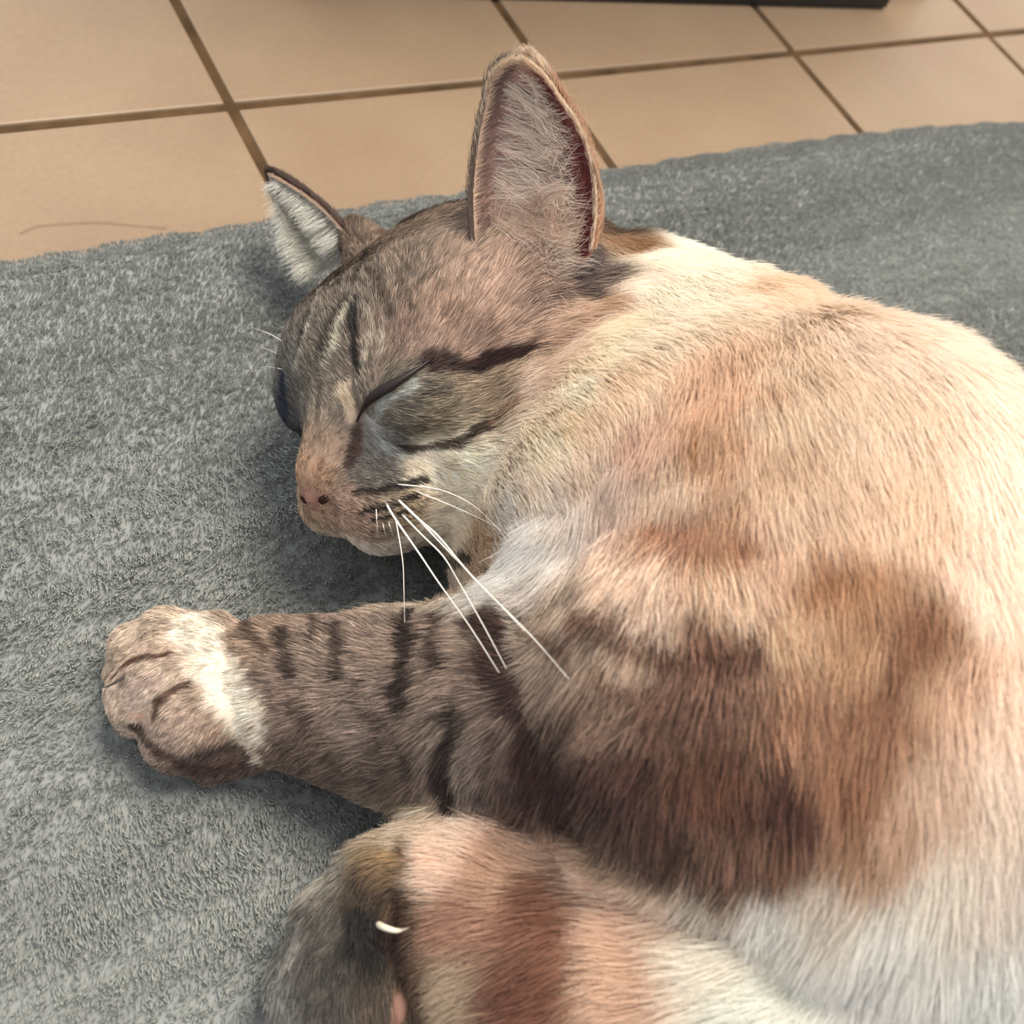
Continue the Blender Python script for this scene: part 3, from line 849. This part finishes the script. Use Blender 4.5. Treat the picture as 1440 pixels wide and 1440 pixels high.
def ear(left, right, d0, dtip, dl, dr, cup, shift, basedrop, inner_col, outer_col, ns_=34, nt_=25):
    Ls, Rs = spline(np.array(left, float), ns_), spline(np.array(right, float), ns_)
    tt = np.linspace(-1, 1, nt_)
    G = np.zeros((ns_, nt_, 3))
    for i in range(ns_):
        s = i / (ns_ - 1)
        for j, t in enumerate(tt):
            m = (1 - t * t)
            xy = Ls[i] * (1 - t) / 2 + Rs[i] * (1 + t) / 2
            xy = xy + np.array(shift) * m * (1 - s) ** 0.7 + np.array([0, basedrop]) * m * (1 - s) ** 2
            d = d0 + dtip * s + (dl * (1 - t) / 2 + dr * (1 + t) / 2) * (1 - s * 0.6) + cup * m * (1 - s ** 1.6) ** 0.7
            G[i, j] = pix(xy[0], xy[1], d)
    du = np.gradient(G, axis=0); dv = np.gradient(G, axis=1)
    N = unit(np.cross(du, dv))
    if (N[ns_ // 2, nt_ // 2] @ FW) > 0:
        N = -N                                   # towards the opening
    th = 0.0016 * np.minimum(1, (1 - np.abs(tt)) * 5 + 0.25)[None, :, None] * np.ones((ns_, 1, 1))
    O = G - N * th
    Vv = np.concatenate([G.reshape(-1, 3), O.reshape(-1, 3)])
    n0 = ns_ * nt_
    Ff, mats = [], []
    idn = lambda i, j: i * nt_ + j
    for i in range(ns_ - 1):
        for j in range(nt_ - 1):
            q = (idn(i, j), idn(i, j + 1), idn(i + 1, j + 1), idn(i + 1, j))
            Ff.append(q); Ff.append(tuple(n0 + k for k in q[::-1]))
    ring = [idn(0, j) for j in range(nt_)] + [idn(i, nt_ - 1) for i in range(1, ns_)] + [idn(ns_ - 1, j) for j in range(nt_ - 2, -1, -1)] + [idn(i, 0) for i in range(ns_ - 2, 0, -1)]
    for a_, b_ in zip(ring, ring[1:] + ring[:1]):
        Ff.append((b_, a_, a_ + n0, b_ + n0))
    col_in = np.array([[inner_col(i / (ns_ - 1), t) for t in tt] for i in range(ns_)], float).reshape(-1, 3)
    col_out = np.array([[outer_col(i / (ns_ - 1), t) for t in tt] for i in range(ns_)], float).reshape(-1, 3)
    o = mesh_obj('ear', Vv, Ff, skin_mat, cat)
    a = o.data.attributes.new('coat', 'FLOAT_COLOR', 'POINT')
    cc = s2l(np.concatenate([col_in, col_out]))
    a.data.foreach_set('color', np.concatenate([cc, np.ones((len(cc), 1))], 1).astype(np.float32).ravel())
    return o, G, N, th


def grid_sample(G, N, s, t):
    ns_, nt_ = G.shape[:2]
    a = s * (ns_ - 1); b_ = (t + 1) / 2 * (nt_ - 1)
    i = np.clip(a.astype(int), 0, ns_ - 2); j = np.clip(b_.astype(int), 0, nt_ - 2)
    fa, fb = (a - i)[:, None], (b_ - j)[:, None]
    f = lambda A: A[i, j] * (1 - fa) * (1 - fb) + A[i + 1, j] * fa * (1 - fb) + A[i, j + 1] * (1 - fa) * fb + A[i + 1, j + 1] * fa * fb
    return f(G), unit(f(N)), unit(G[i + 1, j] - G[i, j]), unit(G[i, j + 1] - G[i, j])


def mixc(a, b_, t):
    t = min(1, max(0, t)); t = t * t * (3 - 2 * t)
    return np.array(a, float) * (1 - t) + np.array(b_, float) * t


def near_inner(s, t):
    c = mixc((132, 108, 98), (206, 166, 156), (t + 0.95) / 0.5)
    c = mixc(c, (140, 84, 80), (t - 0.25) / 0.4)
    c = mixc(c, (214, 178, 158), (s - 0.72) / 0.25)
    c = mixc(c, (228, 204, 178), (abs(t) - 0.90) / 0.06)
    if s < 0.45 and t > 0.4:
        c = mixc(c, (112, 58, 60), (t - 0.72) / 0.1 * (1 - abs(t - .86) / .14 * .5))
    return c


def near_outer(s, t):
    return mixc(mixc((120, 106, 98), (186, 150, 122), (t - 0.2) / 0.6), (216, 196, 174), (s - .7) / .15)


hd = dep(hit(752, 352)[0])
ear_l, G, N, th = ear([(664, 338), (661, 272), (668, 205), (681, 142), (692, 106), (714, 87), (736, 84)],
                      [(832, 352), (838, 292), (833, 236), (816, 182), (788, 138), (766, 108), (742, 86)],
                      hd - 0.003, -0.016, 0.004, -0.006, 0.012, (4, 0), 44, near_inner, near_outer)
# tufts that sweep across the inner ear
n = 6000
s_ = rng.beta(.85, 2.1, n) * 0.85; t_ = rng.beta(1.3, 1.8, n) * 1.25 - 0.74
fan = rng.random(n) < 0.12
s_ = np.where(fan, rng.uniform(0, .10, n), s_); t_ = np.where(fan, rng.uniform(-.75, .7, n), t_)
r_, nn, ds, dt = grid_sample(G, N, s_, t_)
ln_ = rng.uniform(.007, .016, n) * np.clip(1.15 - s_ * 0.5, .4, 1.2)
dr_ = unit(dt * np.where(fan, .35, 0.9)[:, None] + ds * np.where(fan, .9, 0.06 + 0.30 * (s_ - 0.3))[:, None] + 0.28 * nn + 0.45 * wav(r_, 0.006, 3, 8, 4))
cl = np.where(fan[:, None], s2l((218, 188, 168))[None], s2l((252, 232, 218))[None]) * np.where(rng.random((n, 1)) < .3, .68, 1.0)
P, R, C = strands(r_, dr_, ln_, nn, np.full(n, .42), cl, 0.000052, 6, .14)
P[:, 2:] += (0.0011 * wav(P[:, 2:].reshape(-1, 3), 0.009, 3, 8, 11)).reshape(P[:, 2:].shape) * np.linspace(.3, 1, 4)[None, :, None]
o = hair_object('ear_tuft', P, R, C, fur_mat, ear_l); tag(o, 'pale hairs sweeping across the pink inner ear', kind='stuff')
# fine down on the inner skin, the back of the ear and its rim
n = 9000
s_ = rng.random(n) * 0.98; t_ = rng.uniform(-.98, .98, n)
r_, nn, ds, dt = grid_sample(G, N, s_, t_)
cl = np.array([s2l(near_inner(a, b_)) for a, b_ in zip(s_, t_)])
P1 = strands(r_, ds * .7 + dt * .6, rng.uniform(.002, .0035, n), nn, np.full(n, .3), cl, 0.00007)
n = 9000
s_ = rng.random(n) * 0.99; t_ = rng.uniform(-1, 1, n)
r_, nn, ds, dt = grid_sample(G, N, s_, t_)
cl = np.array([s2l(near_outer(a, b_)) for a, b_ in zip(s_, t_)])
P2 = strands(r_ - nn * .0012, ds, rng.uniform(.003, .005, n), -nn, np.full(n, .45), cl, 0.00008)
n = 5000
s_ = rng.random(n) * 0.995; t_ = np.where(rng.random(n) < .5, -1, 1) * rng.uniform(.95, .999, n)
tipm = rng.random(n) < .25
s_ = np.where(tipm, rng.uniform(.93, .998, n), s_); t_ = np.where(tipm, rng.uniform(-.99, .99, n), t_)
r_, nn, ds, dt = grid_sample(G, N, s_, t_)
cl = np.where((t_ < 0)[:, None] & (s_ < .55 * rng.uniform(.4, 1.3, n))[:, None], s2l((122, 106, 96))[None], s2l((226, 206, 182))[None])
P3 = strands(r_, ds * .9 + dt * np.sign(t_)[:, None] * .35, rng.uniform(.002, .0036, n), nn, np.full(n, .1), cl, 0.00007)
P, R, C = (np.concatenate(x) for x in zip(P1, P2, P3))
o = hair_object('ear_down', P, R, C, fur_mat, ear_l); tag(o, kind='stuff')
# fold at the back edge of the ear
fold = [hit(836, 352)[0]] + [pix(x, y, hd - 0.004 - .004 * k) for k, (x, y) in enumerate(((845, 318), (846, 282), (840, 250), (834, 226)))]
V, F_ = tube(spline(fold, 16), 0.0006 * np.sin(np.linspace(.25, 2.9, 16)) + .0002, 8)
fm, nt, b = new_mat('ear_fold_skin', (150, 120, 100), .7, .1)
mesh_obj('ear_fold', V, F_, fm, ear_l)

# far ear
def far_inner(s, t):
    return mixc((176, 170, 162), (196, 178, 166), (t + .3) / .8)


def far_outer(s, t):
    return mixc((104, 86, 76), (92, 70, 60), t)


hd2 = dep(hit(478, 350)[0])
ear_r, G, N, th = ear([(436, 385), (414, 345), (396, 305), (385, 268), (381, 250)],
                      [(486, 330), (455, 296), (428, 274), (403, 258), (384, 247)],
                      hd2 + 0.002, 0.006, 0.006, -0.002, 0.012, (34, -6), 6, far_inner, far_outer)
n = 6000
s_ = rng.beta(.9, 1.6, n) * 0.95; t_ = rng.uniform(-.95, .9, n)
r_, nn, ds, dt = grid_sample(G, N, s_, t_)
sweep = unit((-RT * .55 - UP * .75 - FW * .45)[None])
dr_ = unit(sweep + .25 * ds + .15 * wav(r_, .006, 3, 8, 4))
cl = s2l(np.array([[224, 222, 214]])) * np.where(rng.random((n, 1)) < .25, .7, 1.0)
P, R, C = strands(r_, dr_, rng.uniform(.006, .0125, n) * (1 - .55 * s_), nn, np.full(n, .2), cl, 0.00008, 5, .14)
o = hair_object('ear_tuft', P, R, C, fur_mat, ear_r); tag(o, 'white grey hairs filling the far ear', kind='stuff')
n = 6000
s_ = rng.random(n) * 0.99; t_ = rng.uniform(-1, 1, n)
r_, nn, ds, dt = grid_sample(G, N, s_, t_)
cl = np.repeat(s2l((88, 70, 62))[None], n, 0)
P2 = strands(r_ - nn * .0012, ds, rng.uniform(.0025, .0045, n), -nn, np.full(n, .35), cl, 0.00008)
n = 1600
s_ = rng.random(n) * 0.99; t_ = np.where(rng.random(n) < .5, -1, 1) * rng.uniform(.93, .999, n)
r_, nn, ds, dt = grid_sample(G, N, s_, t_)
cl = np.where((t_ < 0)[:, None], s2l((200, 196, 186))[None], s2l((196, 172, 150))[None])
P3 = strands(r_, ds * .9 + dt * np.sign(t_)[:, None] * .2, rng.uniform(.002, .003, n), nn, np.full(n, .1), cl, 0.00006)
P, R, C = (np.concatenate(x) for x in zip(P2, P3))
o = hair_object('ear_down', P, R, C, fur_mat, ear_r); tag(o, kind='stuff')

# ---- nose leather with two comma nostrils
nm_, nt, b = new_mat('nose_leather', (140, 104, 92), .55, .3)
nz = node(nt, 'ShaderNodeTexNoise'); nz.inputs['Scale'].default_value = 2200
tcn = node(nt, 'ShaderNodeTexCoord'); nt.links.new(tcn.outputs['Object'], nz.inputs['Vector'])
bpn = node(nt, 'ShaderNodeBump'); bpn.inputs['Strength'].default_value = .35; bpn.inputs['Distance'].default_value = .0003
nt.links.new(nz.outputs['Fac'], bpn.inputs['Height']); nt.links.new(bpn.outputs['Normal'], b.inputs['Normal'])
nv = 0.00032
nlo = H(5.3, 0, -1.15) - 0.014
ax = [nlo[i] + nv * np.arange(int(0.028 / nv)) for i in range(3)]
Gn = np.stack(np.meshgrid(*ax, indexing='ij'), -1)


def e_(c, r):
    return prim_dist(('n', 'ell', H(c[0] - .14, c[1], c[2] - .06), HAX, np.array(r) * u, 0, .001), Gn)


def c_(a, b_, ra, rb):
    return prim_dist(('n', 'cap', H(a[0] - .14, a[1], a[2] - .06), H(b_[0] - .14, b_[1], b_[2] - .06), ra * u, rb * u, .001), Gn)


Fn = e_((5.36, 0, -0.98), (.40, .58, .33))
for s in (1, -1):
    Fn = smin(Fn, e_((5.36, .42 * s, -1.12), (.34, .32, .28)), .0014)
Fn = smin(Fn, c_((5.62, 0, -1.15), (5.48, 0, -1.70), .22, .12), .002)
for s in (1, -1):
    cut = np.minimum(c_((5.86, .30 * s, -1.22), (5.72, .56 * s, -1.16), .12, .11), c_((5.72, .56 * s, -1.16), (5.40, .80 * s, -1.24), .11, .05))
    Fn = -smin(-Fn, cut, .0004)
NV, NQ = surface_nets(Fn.astype(np.float32), nlo, nv)
nose = mesh_obj('nose', NV, NQ, nm_, cat)
nose['label'] = 'pinkish brown nose leather'
dm_, nt, b = new_mat('nostril_dark', (46, 28, 26), .8, .1)  # dark plugs paint the shade inside the nostril holes
for s in (1, -1):
    q = spline([H(5.52, .30 * s, -1.28), H(5.42, .54 * s, -1.23), H(5.20, .74 * s, -1.28)], 8)
    V, F_ = tube(q, np.array([.08, .12, .14, .14, .13, .11, .08, .04]) * u, 7)
    mesh_obj('nostril', V, F_, dm_, nose)

# ---- closed eyelids: dark lid margins
lm_, nt, b = new_mat('lid_margin', (30, 22, 21), .45, .3)


def lid(pxs, wid, lift=.0012):
    q = spline(np.array(pxs, float), 18)
    p3 = np.array([hit(x, y, lift)[0] for x, y in q])
    for _ in range(3):
        p3[1:-1] = (p3[:-2] + 2 * p3[1:-1] + p3[2:]) / 4
    w = np.interp(np.linspace(0, 1, 18), np.linspace(0, 1, len(wid)), wid) * .325 / FPX
    V, F_ = tube(p3, w, 8)
    return mesh_obj('eyelid', V, F_, lm_, cat)


lid([(507, 588), (514, 573), (526, 558), (545, 546), (568, 533), (592, 517), (606, 506)], [1.6, 2.6, 6.6, 7.6, 4.6, 2.6, 1.2])['label'] = 'dark closed eyelid line'
# ---- whiskers
wm, nt, b = new_mat('whisker_white', (240, 236, 228), .35, .5)
WH = [  # pixel polyline, root radius px, height above the rug at the end
    ([(560, 703), (592, 733), (618, 756), (668, 815), (745, 892), (800, 955)], 1.9, .058),
    ([(543, 708), (556, 730), (592, 782), (616, 818), (660, 880), (702, 946)], 1.7, .052),
    ([(556, 728), (566, 787), (568, 830), (569, 875)], 1.2, .036),
    ([(564, 722), (592, 751), (623, 782), (645, 818), (680, 880), (712, 940)], 1.6, .054),
    ([(572, 713), (602, 745), (640, 785), (676, 822), (738, 888)], 1.6, .056),
    ([(559, 681), (616, 688), (663, 709), (699, 742), (722, 772)], 1.0, .066),
    ([(583, 690), (651, 718), (703, 744), (730, 768)], .9, .064),
    ([(529, 716), (530, 735), (531, 756)], .9, .030), ([(538, 735), (543, 757)], .8, .030), ([(546, 733), (553, 755)], .8, .030),
    ([(403, 484), (380, 470), (352, 460)], 1.0, .028), ([(398, 502), (378, 492), (358, 487)], .8, .026), ([(400, 520), (380, 516), (362, 517)], .7, .022),
]
for pxs, rr, ze in WH:
    r0 = hit(*pxs[0])[0]
    d0_ = dep(r0)
    e_px = np.array(pxs[-1], float)
    d1_ = dep(at(e_px[0], e_px[1], ze))
    q = spline(np.array(pxs, float), 26)
    L_ = np.concatenate([[0], np.cumsum(np.linalg.norm(np.diff(q, axis=0), axis=1))]); L_ /= L_[-1]
    dd = []
    for (x, y), l in zip(q, L_):
        t_ = bvh.ray_cast(Vector(CAM), Vector(unit(ray(x, y)[None])[0]))[0]
        hd_ = dep(t_) if t_ is not None else 9.0
        dd.append(min(d0_ * (1 - l) + d1_ * l, hd_ + .001 - 0.009 * min(1, l * 4)) - .0005)
    dd = np.array(dd)
    for _ in range(12):
        dd[1:-1] = np.minimum(dd[1:-1], (dd[:-2] + dd[2:]) / 2)
    p3 = np.array([pix(x, y, v_) for (x, y), v_ in zip(q, dd)])
    V, F_ = tube(p3, rr * .30 / FPX * (1 - .8 * L_), 6)
    mesh_obj('whisker', V, F_, wm, cat)
# ---- claws and pads
clm, nt, b = new_mat('claw_horn', (226, 214, 192), .3, .5)
d_ = dep(hit(540, 1300)[0])
q = spline([pix(528, 1297, d_ + .0015), pix(540, 1304, d_ - .003), pix(560, 1309, d_ - .005), pix(582, 1304, d_ - .0055)], 12)
V, F_ = tube(q, np.array([5.2, 5.2, 5.1, 5.0, 4.8, 4.5, 4.1, 3.6, 3.0, 2.3, 1.5, .5]) * d_ / FPX, 8)
mesh_obj('claw', V, F_, clm, cat)['label'] = 'pale curved claw on the folded foot'
dk_, nt, b = new_mat('claw_dark', (70, 60, 56), .4, .4)
d_ = dep(hit(176, 950)[0])
q = spline([pix(180, 947, d_), pix(166, 957, d_ - .001), pix(152, 965, d_ + .0005), pix(142, 967, d_ + .001)], 10)
V, F_ = tube(q, np.linspace(3.2, .5, 10) * d_ / FPX, 7)
mesh_obj('claw', V, F_, dk_, cat)['label'] = 'dark claw tip at the end of the stretched paw'
pm, nt, b = new_mat('pad_dark', (40, 35, 34), .7, .2)
pk, nt, b = new_mat('pad_pink', (132, 98, 86), .6, .2)


def pad(x, y, r, sx, sy, mat_, label):
    p_, n_ = hit(x, y)
    p_ = p_ - n_ * r * .05
    bm = bmesh.new(); bmesh.ops.create_icosphere(bm, subdivisions=3, radius=1.0)
    a = unit((RT - n_ * (RT @ n_))[None])[0]; b2 = np.cross(n_, a)
    for v in bm.verts:
        c = np.array(v.co)
        c[:2] *= 1 + .12 * math.sin(3 * math.atan2(c[1], c[0]))
        v.co = Vector(p_ + r * (a * c[0] * sx + b2 * c[1] * sy + n_ * c[2] * .55))
    me = bpy.data.meshes.new('paw_pad'); bm.to_mesh(me); bm.free(); me.materials.append(mat_)
    me.polygons.foreach_set('use_smooth', [True] * len(me.polygons))
    o = link(bpy.data.objects.new('paw_pad', me), cat); o['label'] = label


pad(563, 1414, .0030, .7, 1.2, pk, 'pinkish toe pad of the folded foot')
